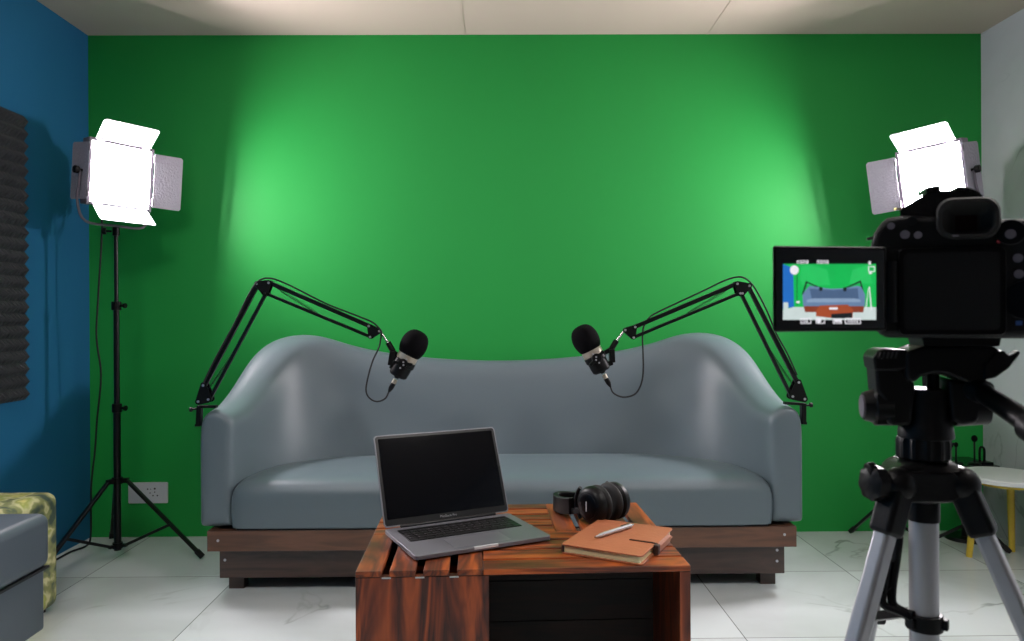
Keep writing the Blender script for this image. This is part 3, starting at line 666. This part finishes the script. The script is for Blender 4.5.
# ---------------------------------------------------------------- boom arms, microphones, cables
def boom(lab, miclab, cablab, D, px, sgn):
    q = lambda k: P(px[k][0], px[k][1], D)
    base = q('clamp')
    t = thing('microphone_boom_arm', lab, 'boom arm', base, 'boom arms clamped to the sofa arms')
    y = Vector((0, 1, 0)); X = Vector((1, 0, 0)); Z = Vector((0, 0, 1))
    # clamp: jaw over the arm, spine outside, screw knob
    m = MB(); m.bar(q('clamp'), q('jaw'), .010, .024, up=y); m.bar(q('clamp') + Z * .004, q('spine'), .017, .026, up=y)
    e = q('spine') + Vector((-sgn * .012, 0, 0)); m.bar(q('spine') + Z * .004, e + Z * .004, .010, .022, up=y)
    m.build('clamp', M_black, t, bevel=.002)
    k = q('knob'); MB().cyl(k, q('clamp') + Vector((0, 0, -.006)), .004, n=10).cyl(k + X * sgn * .004, k - X * sgn * .004, .009, n=12).build('clamp_knob', M_rubber, t)
    b1, b2, e1, e2, e3, e4, n1, n2 = (q(k) for k in ('b1', 'b2', 'e1', 'e2', 'e3', 'e4', 'n1', 'n2'))
    def plate(pts, name, hw_=.013, grow=.012):
        c = sum(pts, Vector()) / len(pts)
        pl = sorted(pts, key=lambda p: math.atan2(p.z - c.z, p.x - c.x)); out = []
        for p in pl:
            d = (p - c).normalized(); s_ = Vector((-d.z, 0, d.x))
            out += [p + d * grow * .75 - s_ * grow * .7, p + d * grow, p + d * grow * .75 + s_ * grow * .7]
        m = MB()
        for s_ in (-1, 1): m.prism([v + y * (s_ * hw_) for v in out], y * (s_ * .003))
        m.cyl(c - y * hw_, c + y * hw_, .008)
        o = m.build(name, M_black, t)
        bm_ = MB()
        for p in pts: bm_.cyl(p - y * (hw_ + .006), p + y * (hw_ + .006), .0045, n=10)
        bm_.build('bolts', M_screw, o)
    plate([b1, b2, q('clamp') + Z * .02], 'base_bracket')
    plate([e1, e2, e3, e4], 'elbow_bracket', grow=.010)
    plate([n1, n2, q('nose')], 'end_bracket', grow=.007)
    for a, b, tk in ((b1, e1, .0155), (b2, e2, .012), (e3, n1, .0155), (e4, n2, .0115)):
        MB().bar(a, b, tk, .013, up=y).build('arm_tube', M_blackmetal, t, bevel=.0015)
    def spring(a, b, r=.0042):
        d = b - a; L = d.length; d.normalize(); s1 = y.cross(d).normalized(); pts = []
        N_ = 34
        for i in range(N_ * 6 + 1):
            f = i / (N_ * 6); an = 2 * PI * N_ * f; pts.append(a + d * L * f + s1 * r * math.cos(an) + y * r * math.sin(an))
        MB().tube(pts, .0010, n=4, smooth=0).tube([a - d * .03, a], .0013, smooth=0).tube([b, b + d * .03], .0013, smooth=0).build('spring', M_blackmetal, t)
    off_ = y * .0
    spring(b1.lerp(e1, .08).lerp(b2.lerp(e2, .08), .5), b1.lerp(e1, .46).lerp(b2.lerp(e2, .46), .95))
    spring(e3.lerp(n1, .12).lerp(e4.lerp(n2, .12), .25), e3.lerp(n1, .48).lerp(e4.lerp(n2, .48), .85))
    MB().cyl(q('nose'), q('sw1'), .0045).cyl(q('nose') - y * .012, q('nose') + y * .012, .007).build('swivel', M_chrome, t)
    MB().cyl(q('sw1'), q('sw2'), .0105).build('sleeve', M_black, t)
    # microphone
    f0, x0_ = q('foam'), q('xlr'); axm = (f0 - x0_).normalized(); xa = x0_
    Lm = (f0 - x0_).length
    mt = thing('microphone', miclab, 'microphone', xa, 'condenser microphones on the boom arms')
    MB().lathe([(.008, 0), (.012, .006), (.030, .008), (.035, .014), (.036, .03), (.036, Lm * .58)], xa + axm * .002, axm, n=28).build('body', M_black, mt)
    MB().lathe([(.034, 0), (.0385, .002), (.0385, Lm * .26), (.036, Lm * .28)], xa + axm * (Lm * .54), axm, n=28).build('grille_ring', M_nickel, mt)
    Rm = axm.to_track_quat('Z', 'Y').to_matrix(); rf = .0505; pr = []
    for k in range(15):
        a = PI * k / 14; r_ = rf * (math.sin(a) ** .72 if 0 < k < 14 else .12); pr.append((max(r_, .004), -math.cos(a) * rf * 1.13))
    MB().lathe(pr, f0, axm, n=36).build('foam_windscreen', M_foam, mt)
    cl = xa + axm * (Lm * .47)
    h = MB(); h.lathe([(.0365, -.012), (.041, -.011), (.041, .009), (.0365, .010)], cl, axm, n=28)
    h.bar(q('sw2'), cl, .016, .016, up=y); h.cyl(cl - y * .050, cl - y * .03, .018).cyl(cl + y * .03, cl + y * .048, .014); ca = y.cross(axm); h.bar(cl - y * .046 - ca * .034 - axm * .012, cl - y * .046 + ca * .034 + axm * .012, .012, .006, up=y)
    h.bar(q('sw2'), q('sw2').lerp(cl, .3) - axm * .045, .020, .03, up=y); h.bar(q('sw2').lerp(cl, .3) - axm * .045, cl - axm * .035, .018, .03, up=y)
    h.build('shock_clip', M_black, t, bevel=.002)
    h = MB()
    for k in range(4):
        a = axm * (.012 * (k - 1.5)) + Vector((sgn * .006 * (k % 2), 0, 0)); h.cyl(cl - y * .0525 + a, cl - y * .0495 + a, .0035, n=8)
    h.build('clip_screws', M_screw, t)
    # cable
    cbp = [q('xlr') - axm * .004] + [P(a, b, D - .004) for a, b in px['cable']]
    co = thing('microphone_cable', cablab, 'cable', q('xlr'), 'microphone cables looping from the boom arms')
    MB().cyl(q('xlr') - axm * .004, q('xlr') - axm * .022, .0085, n=16).build('connector_shell', M_nickel, co)
    MB().lathe([(.0095, 0), (.0095, .02), (.006, .03), (.004, .036)], q('xlr') - axm * .020, -axm, n=16).build('connector_sleeve', M_black, co)
    pts = [q('xlr') - axm * .055] + [P(a, b, D - .003) for a, b in px['cable']] + [P(a, b, D - .02) for a, b in px['along']]
    MB().tube(pts, .0031, n=8, smooth=6).build('cord', M_rubber, co)
boom('black boom arm clamped to the left arm of the sofa', 'microphone with black foam ball on the left boom arm', 'black cable looping under the left microphone', 2.745,
     dict(clamp=(200, 406.5), jaw=(217, 406.5), spine=(199, 426), knob=(191, 409.5), b1=(205, 385), b2=(210, 399), e1=(258, 284), e2=(266, 293.5), e3=(270, 283), e4=(266, 293.5),
          n1=(369.5, 326), n2=(371, 337), nose=(380, 331), sw1=(388, 342.5), sw2=(393, 351), foam=(413.8, 345), xlr=(396, 378.5),
          cable=[(385, 398.5), (377, 401.5), (369.5, 398), (366, 390), (368.5, 375), (373, 360), (379, 347), (381, 336)], along=[(381, 331), (376, 325), (370, 321), (355, 315), (327, 304), (303, 292), (287, 284), (274, 279), (264, 278.5), (256, 283), (249, 294), (242, 308), (233, 326), (221, 348), (211, 367), (203, 384)]), 1)
boom('black boom arm clamped to the right arm of the sofa', 'microphone with black foam ball on the right boom arm', 'black cable looping under the right microphone', 2.745,
     dict(clamp=(803, 404), jaw=(784, 403), spine=(803, 424), knob=(811, 405), b1=(797, 382), b2=(791, 396), e1=(748, 286), e2=(741, 293.5), e3=(736, 284), e4=(739, 293.5),
          n1=(634.5, 327), n2=(633, 337.5), nose=(624.5, 330), sw1=(616.5, 340.5), sw2=(611.5, 349), foam=(585.8, 339.8), xlr=(603.5, 373.5),
          cable=[(613.5, 393), (622, 397), (631, 396), (637, 392), (641.5, 383), (643.3, 370), (643, 352), (642.5, 337), (644, 326), (650, 317)], along=[(660, 311), (677, 303), (704, 290.5), (726, 280), (741, 277), (751, 283), (759, 295), (768, 313), (776, 333), (787, 353), (797, 375)]), -1)

# ---------------------------------------------------------------- right corner: stool, side table, mini stands
SC = Vector((2.09, 3.045, 0)); st = .352
t = thing('stool', 'round white-topped stool with yellow legs by the right wall', 'stool', SC)
MB().lathe([(.160, 0), (.167, .003), (.167, .017), (.162, .022)], (SC.x, SC.y, st - .022), n=56).build('seat', M_whitetop, t)
MB().lathe([(.10, 0), (.10, .02)], (SC.x, SC.y, st - .043), n=40).build('apron', M_yellow, t)
for az in (165, 47, 285):
    d = Vector((math.cos(math.radians(az)), math.sin(math.radians(az)), 0))
    MB().cyl(SC + d * .105 + Vector((0, 0, st - .023)), SC + d * .137 + Vector((0, 0, .0)), .0155, .012).build('leg', M_yellow, t)
BT = Vector((2.10, 3.335, 0)); bz_ = .350
t = thing('side_table', 'low black glass-topped side table in the right corner behind the stool', 'side table', BT)
MB().b2(1.92, 2.19, 3.225, 3.445, bz_ - .018, bz_).build('top', M_darktop, t, bevel=.004)
MB().cyl((2.10, 3.33, .015), (2.10, 3.33, bz_ - .018), .016).build('post', M_blackmetal, t)
MB().cyl((2.10, 3.33, 0), (2.10, 3.33, .015), .085, .08, n=32).build('base', M_blackmetal, t)
def mini(lab, x, y, h, bend, ball):
    t = thing('desk_microphone_stand', lab, 'microphone stand', (x, y, bz_), 'small black stands on the corner side table')
    MB().lathe([(.026, 0), (.028, .003), (.02, .007)], (x, y, bz_ + .0003), n=20).build('base', M_blackmetal, t)
    MB().cyl((x, y, bz_ + .006), (x, y, bz_ + h), .0042, n=10).build('post', M_blackmetal, t)
    if bend: MB().tube([(x, y, bz_ + h), (x + bend * .3, y, bz_ + h + .012), (x + bend * .7, y, bz_ + h + .004), (x + bend, y, bz_ + h - .018)], .006, smooth=4).build('arm', M_black, t)
    if ball: MB().sphere((x, y, bz_ + h + .008), ball, sq=(1, 1, 1.25)).build('head', M_foam, t)
mini('small black stand with a drooping arm, nearest the tripod', 1.965, 3.26, .098, .035, .014)
mini('short black stand with a bent arm in the middle of the group', 2.035, 3.29, .075, -.028, .009)
mini('upright black stand with an egg-shaped head against the white wall edge', 2.105, 3.27, .105, 0, .0125)
sb_ = MB().tube([(2.135, 3.28, bz_ + .008), (2.135, 3.28, bz_ + .062), (2.143, 3.28, bz_ + .073), (2.155, 3.28, bz_ + .062), (2.155, 3.28, bz_ + .008)], .0052, smooth=4).b2(2.12, 2.18, 3.255, 3.305, bz_ + .0003, bz_ + .009).build('phone_holder', M_black)
tag(sb_, 'small black hoop-shaped holder rightmost on the corner side table', 'holder')

# ---------------------------------------------------------------- tripod
TX, TY = .3155, .55
t = thing('camera_tripod', 'silver and black video tripod in the right foreground', 'tripod', (TX, TY, 0))
def q(x, y, d=TY): return P(x, y, d)
PAN = math.radians(-14)           # camera and pan head are turned a little to the right
NV = Vector((-math.sin(PAN), math.cos(PAN), 0)); XV = Vector((math.cos(PAN), math.sin(PAN), 0))
def onplane(x, y, O, off):        # sight line meets the panned plane lying `off` behind O
    r = Fw + Rt * ((x - CX) / FPX) - Up * ((y - CY) / FPX)
    return EYE + r * (((O - EYE).dot(NV) + off) / r.dot(NV))
HO = P(924, 400, TY)
def H(x, y, off=0): return onplane(x, y, HO, off)
Yv = Vector((0, 1, 0)); Zv = Vector((0, 0, 1)); Xv = Vector((1, 0, 0))
zcr0, zcr1 = q(924, 506).z, q(924, 468).z
for az, x0 in ((203, q(902, 480, .53).x), (320, q(966, 480, .53).x), (86, TX)):
    d = Vector((math.cos(math.radians(az)), math.sin(math.radians(az)), 0))
    p0 = Vector((x0 if az != 86 else TX - .004, TY + (.0 if az == 86 else -.015), q(924, 486, .53).z))
    if az == 86: p0.y = TY + .028
    p1 = p0 + d * .35; p1.z = .012
    s_ = p0.lerp(p1, .040); tang = Vector((-d.y, d.x, 0))
    MB().bar(p0, s_, .0185, .0185, up=tang).sphere(p0, .0125).build('leg_sleeve', M_black, t, bevel=.004)
    m1 = p0.lerp(p1, .5)
    lg = MB().bar(p0.lerp(p1, .03), m1, .0125, .0130, up=tang).build('leg', M_alu, t, bevel=.0035, seg=3)
    MB().bar(m1 - (m1 - p0) * .02, m1 + (m1 - p0) * .05, .027, .025, up=tang).build('leg_lock', M_black, lg, bevel=.003)
    MB().bar(m1, p0.lerp(p1, .985), .0125, .0125, up=tang).build('lower_leg', M_alu, lg, bevel=.002)
    MB().sphere(p1, .012).build('foot', M_rubber, lg)
    # spreader brace to the ring on the column
    j = p0.lerp(p1, .155) if az == 86 else p0.lerp(p1, .30)
    ring_z = q(922, 618).z if az == 86 else .70
    MB().bar(j, Vector((TX, TY, ring_z)) + d * .012, .007, .010, up=tang).cyl(j - tang * .012, j + tang * .012, .006, n=12).build('brace', M_black, t, bevel=.001)
for z in (q(922, 620).z, .70):
    rg = MB().cyl((TX, TY, z - .0065), (TX, TY, z + .0055), .0128, n=32)
    for az in (203, 320, 86):
        d = Vector((math.cos(math.radians(az)), math.sin(math.radians(az)), 0)); rg.bar(Vector((TX, TY, z)) + d * .006, Vector((TX, TY, z)) + d * .016, .006, .008, up=Zv)
    rg.build('column_ring', M_black, t, bevel=.001)
# visible hooked brace left of the column
MB().tube([P(899, 536, .556), P(896, 560, .556), P(892, 588, .556), P(893, 604, .554), P(905, 612, .55), P(914, 615, .545)], .0033, smooth=5).tube([P(888, 560, .556), P(884, 585, .556), P(882, 600, .556), P(887, 607, .554), P(900, 612, .55), P(912, 618, .545)], .0033, smooth=5).tube([P(891, 585, .556), P(884, 588, .556)], .003, smooth=0).build('brace', M_black, t)
MB().cyl((TX, TY, .56), (TX, TY, zcr0 + .01), .0100, n=32).build('centre_column', M_alu, t)
MB().cyl((TX, TY, q(924, 520).z), (TX, TY, zcr0 + .004), .0110, n=32).build('column_bushing', M_black, t)
# crown: shouldered casting
m = MB(); 
for k, (dz, rr) in enumerate(()): pass
ol = [(888, 487), (892, 475), (903, 467), (915, 464), (945, 465), (962, 468), (972, 477), (976, 492), (972, 501), (960, 504), (945, 505), (908, 505), (896, 503), (889, 497)]
m = MB(); m.prism([P(x, y, TY - .018) for x, y in ol], Vector((.006, .034, 0))); m.build('crown', M_black, t, bevel=.005, seg=3)
cc = P(927, 487, TY - .02); MB().rrect(cc.x, cc.z, .048, .022, .009, TY - .023, TY - .012).build('crown_plate', M_black, t, bevel=.002)
MB().box(P(953, 466.5, TY - .01), (.011, .008, .001)).build('bubble_level_plate', M_screw, t, bevel=.001)
MB().cyl((TX + .002, TY, q(924, 466).z), (TX + .002, TY, q(924, 460).z), .024, .017, n=32).build('column_collar', M_black, t)
MB().bar(P(884, 484, TY - .01), P(877, 480, TY - .01), .010, .012, up=Yv).knob(P(881, 483, TY - .012), P(868, 483, TY - .014), .0125, rn=8).build('crank_knob', M_black, t)
MB().knob(P(875, 470, TY - .012), P(867, 471, TY - .012), .006, rn=6).build('lock_knob', M_black, t)
cz = lambda y: q(924, y).z
MB().lathe([(.016, 0), (.0178, .002), (.0178, cz(438) - cz(459) - .002), (.017, cz(437) - cz(459))], (TX, TY, cz(459)), n=48, ripple=.04, rn=12).build('locking_collar', M_black, t)
MB().lathe([(.0188, 0), (.0188, .003), (.018, .010), (.016, .014), (.0155, cz(388) - cz(437.5))], (TX + .002, TY, cz(437.5)), n=40).build('head_body', M_black, t, bevel=.001)
# left cheek of the pan head
m = MB(); m.prism([H(x, y, -.025*.62) for x, y in ((875, 366), (899, 366), (914, 376), (916, 388), (912, 426), (893, 426), (888, 424), (884, 400), (877, 392))], NV * .030); m.build('head_cheek', M_black, t, bevel=.003)
m = MB(); m.prism([H(x, y, -.028*.62) for x, y in ((873, 357), (878, 351), (884, 349), (909, 350), (910, 368), (898, 371), (875, 371))], NV * .034); hb = m.build('head_platform', M_black, t, bevel=.002)
m = MB()
for k in range(5): m.bar(H(878.5 + k * 4.2, 358.5, -.0285*.62), H(880.5 + k * 4.2, 352, -.0285*.62), .0011, .001, up=Yv)
m.build('vents', M_hole, hb)
m = MB(); m.prism([H(x, y, -.032*.62) for x, y in ((906, 352), (922, 346), (996, 347), (1003, 352), (1002, 362), (992, 374), (985, 384), (970, 384), (955, 378), (948, 375), (935, 374), (922, 377), (914, 384), (906, 380))], NV * .038); m.build('head_bridge', M_black, t, bevel=.003)
MB().cyl(H(933, 374, 0), H(933, 390, 0), .0042, n=14).build('tilt_spring', M_black, t)
m = MB(); m.prism([H(x, y, -.026*.62) for x, y in ((948, 378), (960, 382), (986, 384), (986, 400), (978, 424), (962, 426), (952, 420), (950, 398))], NV * .030); m.build('head_cheek', M_black, t, bevel=.003)
MB().cyl(H(952, 408, -.004*.62), H(986, 406, -.004*.62), .0135, n=32).build('tilt_drum', M_black, t, bevel=.001)
MB().knob(H(892, 406, -.004*.62), H(871, 406, -.004*.62), .0142, rn=10).cyl(H(873, 406, -.004*.62), H(863, 406, -.004*.62), .0128, .0105, n=24).build('pan_knob', M_black, t)
MB().lathe([(.0085, 0), (.0085, .0012)], H(863, 406, -.004*.62), -XV, n=24).build('knob_cap', M_lamp, t)
m = MB(); m.prism([H(x, y, -.034*.62) for x, y in ((984, 365), (996, 352), (1004, 350), (1010, 356), (1020, 350), (1021, 354), (1010, 368), (996, 378), (984, 380))], NV * .010); m.build('release_lever', M_black, t, bevel=.003)
MB().cyl(H(972, 388, -.02*.62), H(985, 393, -.035*.62), .0085, .0085, n=20).cyl(H(980, 391, -.03*.62), H(1032, 425, -.13*.62), .0066, .0075, n=20).cyl(H(1032, 425, -.13*.62), H(1062, 445, -.17*.62), .011, n=20).build('pan_handle', M_black, t)
MB().prism([H(x, y, -.018) for x, y in ((922, 337), (1002, 337), (1000, 346.5), (924, 346.5))], NV * .036).build('quick_release_plate', M_black, t, bevel=.0008)

# ---------------------------------------------------------------- camera on the tripod
DB = .50
CO = P(965, 290, DB)
c_ = lambda x, y, d=DB: onplane(x, y, CO, d - DB)
org = c_(965, 341, .53)
t = thing('video_camera', 'black DSLR camera with flip-out screen on the tripod', 'camera', org)
s_ = DB / FPX
out = [(881, 338), (875, 330), (872, 300), (871, 262), (870, 244), (873, 232), (880, 222), (886, 217), (902, 214), (1002, 218), (1030, 217), (1052, 222), (1064, 238), (1068, 300), (1064, 330), (1056, 339)]
bk = [c_(x, y) + NV * .042 + XV * (.013 if x < 960 else -.004) + Vector((0, 0, -.002 if y < 260 else 0)) for x, y in out]
m = MB(); m.rings([[c_(x, y) for x, y in out], bk]); m.build('body', M_camera, t, bevel=.006, seg=3)
hump = [(900, 218), (900, 210), (906, 205), (918, 198), (926, 193), (928, 188.5), (938, 186.5), (941, 190), (955, 190), (959, 187), (970, 187), (980, 192), (990, 203), (1003, 219)]
bk = [c_(x, y, DB + .006) + NV * .036 + XV * (.012 if x < 950 else -.004) + Vector((0, 0, -.006)) for x, y in hump]
m = MB(); m.rings([[c_(x, y, DB + .006) for x, y in hump], bk]); m.build('prism_housing', M_camera, t, bevel=.004, seg=3)
MB().prism([c_(x, y, DB + .004) for x, y in ((926, 192), (926, 187), (941, 185), (941, 190))], NV * .02).prism([c_(x, y, DB + .004) for x, y in ((956, 189), (958, 186), (970, 187), (972, 191))], NV * .02).build('hot_shoe', M_blackmetal, t, bevel=.0008)
# eyecup ring
def rr(x0, x1, y0, y1, d, r, n=6):
    a, b = c_(x0, y1, d), c_(x1, y0, d); o = (a + b) / 2; hx = (b - a).dot(XV) / 2; hz = (b.z - a.z) / 2; pts = []
    for (sx, sz, a0) in ((hx - r, hz - r, 0), (r - hx, hz - r, 90), (r - hx, r - hz, 180), (hx - r, r - hz, 270)):
        for k in range(n + 1):
            an = math.radians(a0 + 90 * k / n); pts.append(o + XV * (sx + r * math.cos(an)) + Zv * (sz + r * math.sin(an)))
    return pts
ey = MB().rings([rr(936, 1001, 196, 240, DB + .008, .010), rr(936, 1001, 196, 240, DB - .006, .011), rr(938, 999.5, 197.5, 238.5, DB - .012, .010), rr(942, 996, 201, 235, DB - .0125, .008), rr(947, 991, 206, 233.5, DB - .008, .004), rr(953, 980, 214, 232, DB - .003, .002)], cap=True).build('eyecup', M_rubber, t)
MB().rings([rr(955, 977, 215, 231, DB - .0034, .001), rr(955, 977, 215, 231, DB - .0030, .001)]).build('viewfinder_glass', M_red, ey)
MB().box(c_(967, 235.5, DB - .0105), (.020, .001, .0012)).build('eyecup_rib', M_lamp, ey, bevel=.0004)
MB().rings([rr(899, 1006, 246, 335, DB - .0035, .004), rr(899, 1006, 246, 335, DB + .001, .004)]).build('screen_bay', M_camgloss, t, bevel=.0006)
MB().rings([rr(904, 1000, 251, 330, DB - .0042, .003), rr(904, 1000, 251, 330, DB - .003, .003)]).build('screen_bay_floor', M_camera, t)
# thumb side controls (mostly past the frame edge)
MB().cyl(c_(1011, 232, DB + .002), c_(1011, 232, DB - .005), .0085, n=28).build('control_dial', M_camgloss, t, bevel=.001)
MB().cyl(c_(1010.5, 234, DB - .0045), c_(1010.5, 234, DB - .0065), .0032, n=16).build('dial_cap', M_lamp, t)
for (x, y, r, mm_) in ((1018, 258, .0030, M_lamp), (1019, 274, .0030, M_lamp), (905, 234.5, .0030, M_lamp), (918, 235, .0026, M_lamp), (912, 221, .0032, M_blackmetal), (891, 226, .0024, M_lamp)):
    MB().cyl(c_(x, y, DB + .002), c_(x, y, DB - .0022), r, n=16).build('button', mm_, t)
MB().cyl(c_(1026, 300, DB + .001), c_(1026, 300, DB - .004), .013, n=36).build('control_wheel', M_camgloss, t, bevel=.001)
MB().box(c_(1019, 323, DB - .0006), (.004, .001, .003)).build('blue_mark', mat('blue_print', (40, 80, 150), .5), t)
MB().cyl(c_(998.5, 241.5, DB + .001), c_(998.5, 241.5, DB - .001), .0012, n=10).build('record_mark', mat('red_print', (190, 60, 70), .5), t)
MB().bar(c_(866, 239.5, DB + .02), c_(875, 237.5, DB + .02), .002, .006, up=NV).build('strap_lug', M_chrome, t)
MB().box(c_(902, 209, DB + .012), (.010, .003, .0012)).build('gold_badge', mat('brass_trim', (190, 180, 110), .4, metal=.6), t)
lc = c_(985, 290, DB + .040)
MB().lathe([(.028, 0), (.029, .006), (.029, .022), (.030, .024), (.030, .038), (.028, .040)], lc, NV, n=48).build('lens', M_black, t)
MB().lathe([(.022, .0385), (.022, .0412)], lc, NV, n=40).build('lens_glass', M_camgloss, t)
# flip screen
MB().cyl(c_(890, 262, DB - .004), c_(890, 322, DB - .004), .0045, n=16).build('screen_hinge', M_black, t)
DS = DB - .008
FO = c_(888, 290, DS)             # the flip screen is swivelled on its hinge, its free edge nearer
FP = math.radians(9); FN = Vector((-math.sin(FP), math.cos(FP), 0)); XV = Vector((math.cos(FP), math.sin(FP), 0))
def c_(x, y, d=DS):
    rr_ = Fw + Rt * ((x - CX) / FPX) - Up * ((y - CY) / FPX)
    return EYE + rr_ * (((FO - EYE).dot(FN) + d - DS) / rr_.dot(FN))
fs = MB(); a, b = c_(773, 332.3, DS), c_(886.5, 246.8, DS)
rz = lambda x0, x1, y0, y1, d, r: rr(x0, x1, y0, y1, d, r)
fs = MB().rings([rz(773, 886, 247, 332, DS + .008, .002), rz(773, 886, 247, 332, DS, .002)]).build('flip_screen', M_black, t, bevel=.0012)
MB().rings([rz(776, 884, 250, 329, DS - .0006, .001), rz(776, 884, 250, 329, DS + .0004, .001)]).build('glass', mat('screen_glass', (9, 11, 16), .12), fs)
def em(name, c, s=.9):
    m = bpy.data.materials.new(name); m.use_nodes = True; nt = m.node_tree; N = nt.nodes; b = N['Principled BSDF']
    b.inputs['Base Color'].default_value = (.01, .01, .01, 1); b.inputs['Roughness'].default_value = .3
    v = N.new('ShaderNodeTexNoise'); v.inputs['Scale'].default_value = 120
    tc = N.new('ShaderNodeTexCoord'); nt.links.new(tc.outputs['Object'], v.inputs['Vector'])
    mx = N.new('ShaderNodeMix'); mx.data_type = 'RGBA'; k = lin(c); mx.inputs[6].default_value = tuple(x * .9 for x in k[:3]) + (1,); mx.inputs[7].default_value = tuple(min(1, x * 1.1) for x in k[:3]) + (1,)
    nt.links.new(v.outputs[0], mx.inputs[0]); nt.links.new(mx.outputs[2], b.inputs['Emission Color']); b.inputs['Emission Strength'].default_value = s
    return m
Eg, Eg2, Eb, Ef, Es, Es2, Es3, Ew, Ew2, Ek, El = em('pic_green', (18, 186, 84)), em('pic_bright_green', (40, 198, 98)), em('pic_blue', (34, 110, 196)), em('pic_floor', (206, 220, 218)), em('pic_sofa', (104, 132, 168)), em('pic_sofa_light', (138, 162, 192)), em('pic_sofa_dark', (76, 100, 134)), em('pic_wood', (138, 62, 42)), em('pic_table', (166, 76, 44)), em('pic_black', (24, 30, 34)), em('pic_white', (240, 238, 246))
pic = MB(); lv = [0]
def pz(mm_, pts, lev):       # pts in the coordinates of the close-up of the display (833 x 641 over 130 x 100 px)
    pic.use(mm_); d = DS - .0007 - lev * .00006
    pic._face([pic.bm.verts.new(c_(765 + x / 6.408, 240 + y / 6.41, d)) for x, y in pts])
def rc_(mm_, x0, y0, x1, y1, lev): pz(mm_, [(x0, y0), (x1, y0), (x1, y1), (x0, y1)], lev)
def el(mm_, cx, cy, rx, ry, lev, n=20): pz(mm_, [(cx + rx * math.cos(2 * PI * k / n), cy + ry * math.sin(2 * PI * k / n)) for k in range(n)], lev)
rc_(Eg, 115, 153, 712, 512, 0)
pz(Eg2, [(235, 165), (300, 160), (400, 190), (420, 290), (240, 290), (222, 240)], 1)
pz(Eg2, [(560, 190), (660, 160), (690, 280), (540, 280)], 1)
pz(Eb, [(115, 153), (180, 180), (186, 430), (115, 440)], 2)
pz(Ef, [(115, 452), (180, 430), (712, 430), (712, 512), (115, 512)], 3)
pz(Ef, [(118, 400), (148, 400), (150, 470), (118, 505)], 4)
el(El, 188, 192, 28, 30, 4)
rc_(Ek, 203, 222, 207, 420, 4)
rc_(El, 200, 392, 222, 404, 5)
pz(Ek, [(236, 350), (262, 262), (272, 270), (246, 350)], 5); pz(Ek, [(262, 262), (360, 306), (358, 314), (262, 272)], 5); el(Ek, 358, 314, 12, 14, 8)
pz(Ek, [(636, 340), (614, 258), (606, 264), (624, 340)], 5); pz(Ek, [(614, 258), (512, 306), (514, 314), (614, 270)], 5); el(Ek, 512, 316, 12, 14, 8)
pz(El, [(666, 300), (672, 300), (686, 450), (678, 450)], 4); pz(El, [(666, 300), (650, 440), (644, 440), (662, 310)], 4)
pz(Es, [(240, 352), (262, 318), (286, 294), (320, 298), (420, 312), (520, 308), (590, 292), (616, 300), (632, 330), (642, 352), (640, 424), (244, 424)], 6)
pz(Es3, [(286, 312), (440, 322), (594, 308), (600, 376), (300, 378)], 7)
pz(Es2, [(268, 384), (310, 374), (570, 372), (612, 384), (614, 398), (268, 400)], 7)
pz(Ew, [(248, 424), (636, 424), (630, 464), (256, 462)], 7)
pz(Ew2, [(352, 420), (530, 414), (566, 448), (560, 500), (430, 500), (326, 488), (328, 452)], 8)
pz(Ek, [(424, 474), (560, 466), (556, 502), (426, 502)], 9)
rc_(El, 412, 432, 466, 446, 9)
def seg_text(x, y, s, n):     # blurred digits of the overlay
    for k in range(n):
        x0 = x + k * s * .9
        rc_(El, x0, y, x0 + s * .62, y + s * .22, 10); rc_(El, x0, y + s * .22, x0 + s * .2, y + s, 10); rc_(El, x0 + s * .42, y + s * .22, x0 + s * .62, y + s, 10)
        if k % 2: rc_(El, x0, y + s * .8, x0 + s * .62, y + s, 10)
def frame(x0, y0, x1, y1, w_=5):
    rc_(El, x0, y0, x1, y0 + w_, 10); rc_(El, x0, y1 - w_, x1, y1, 10); rc_(El, x0, y0, x0 + w_, y1, 10); rc_(El, x1 - w_, y0, x1, y1, 10)
seg_text(205, 130, 22, 4); seg_text(334, 130, 22, 4)
frame(662, 168, 704, 204); rc_(El, 664, 136, 678, 158, 10); el(El, 676, 212, 10, 6, 10)
frame(228, 500, 296, 536); seg_text(244, 508, 20, 2); frame(326, 500, 384, 536); el(El, 346, 516, 14, 16, 10)
frame(436, 504, 492, 536); rc_(El, 444, 512, 486, 526, 10); frame(512, 500, 614, 538); seg_text(530, 508, 20, 4)
pic.build('display_picture', None, fs, smooth=False)
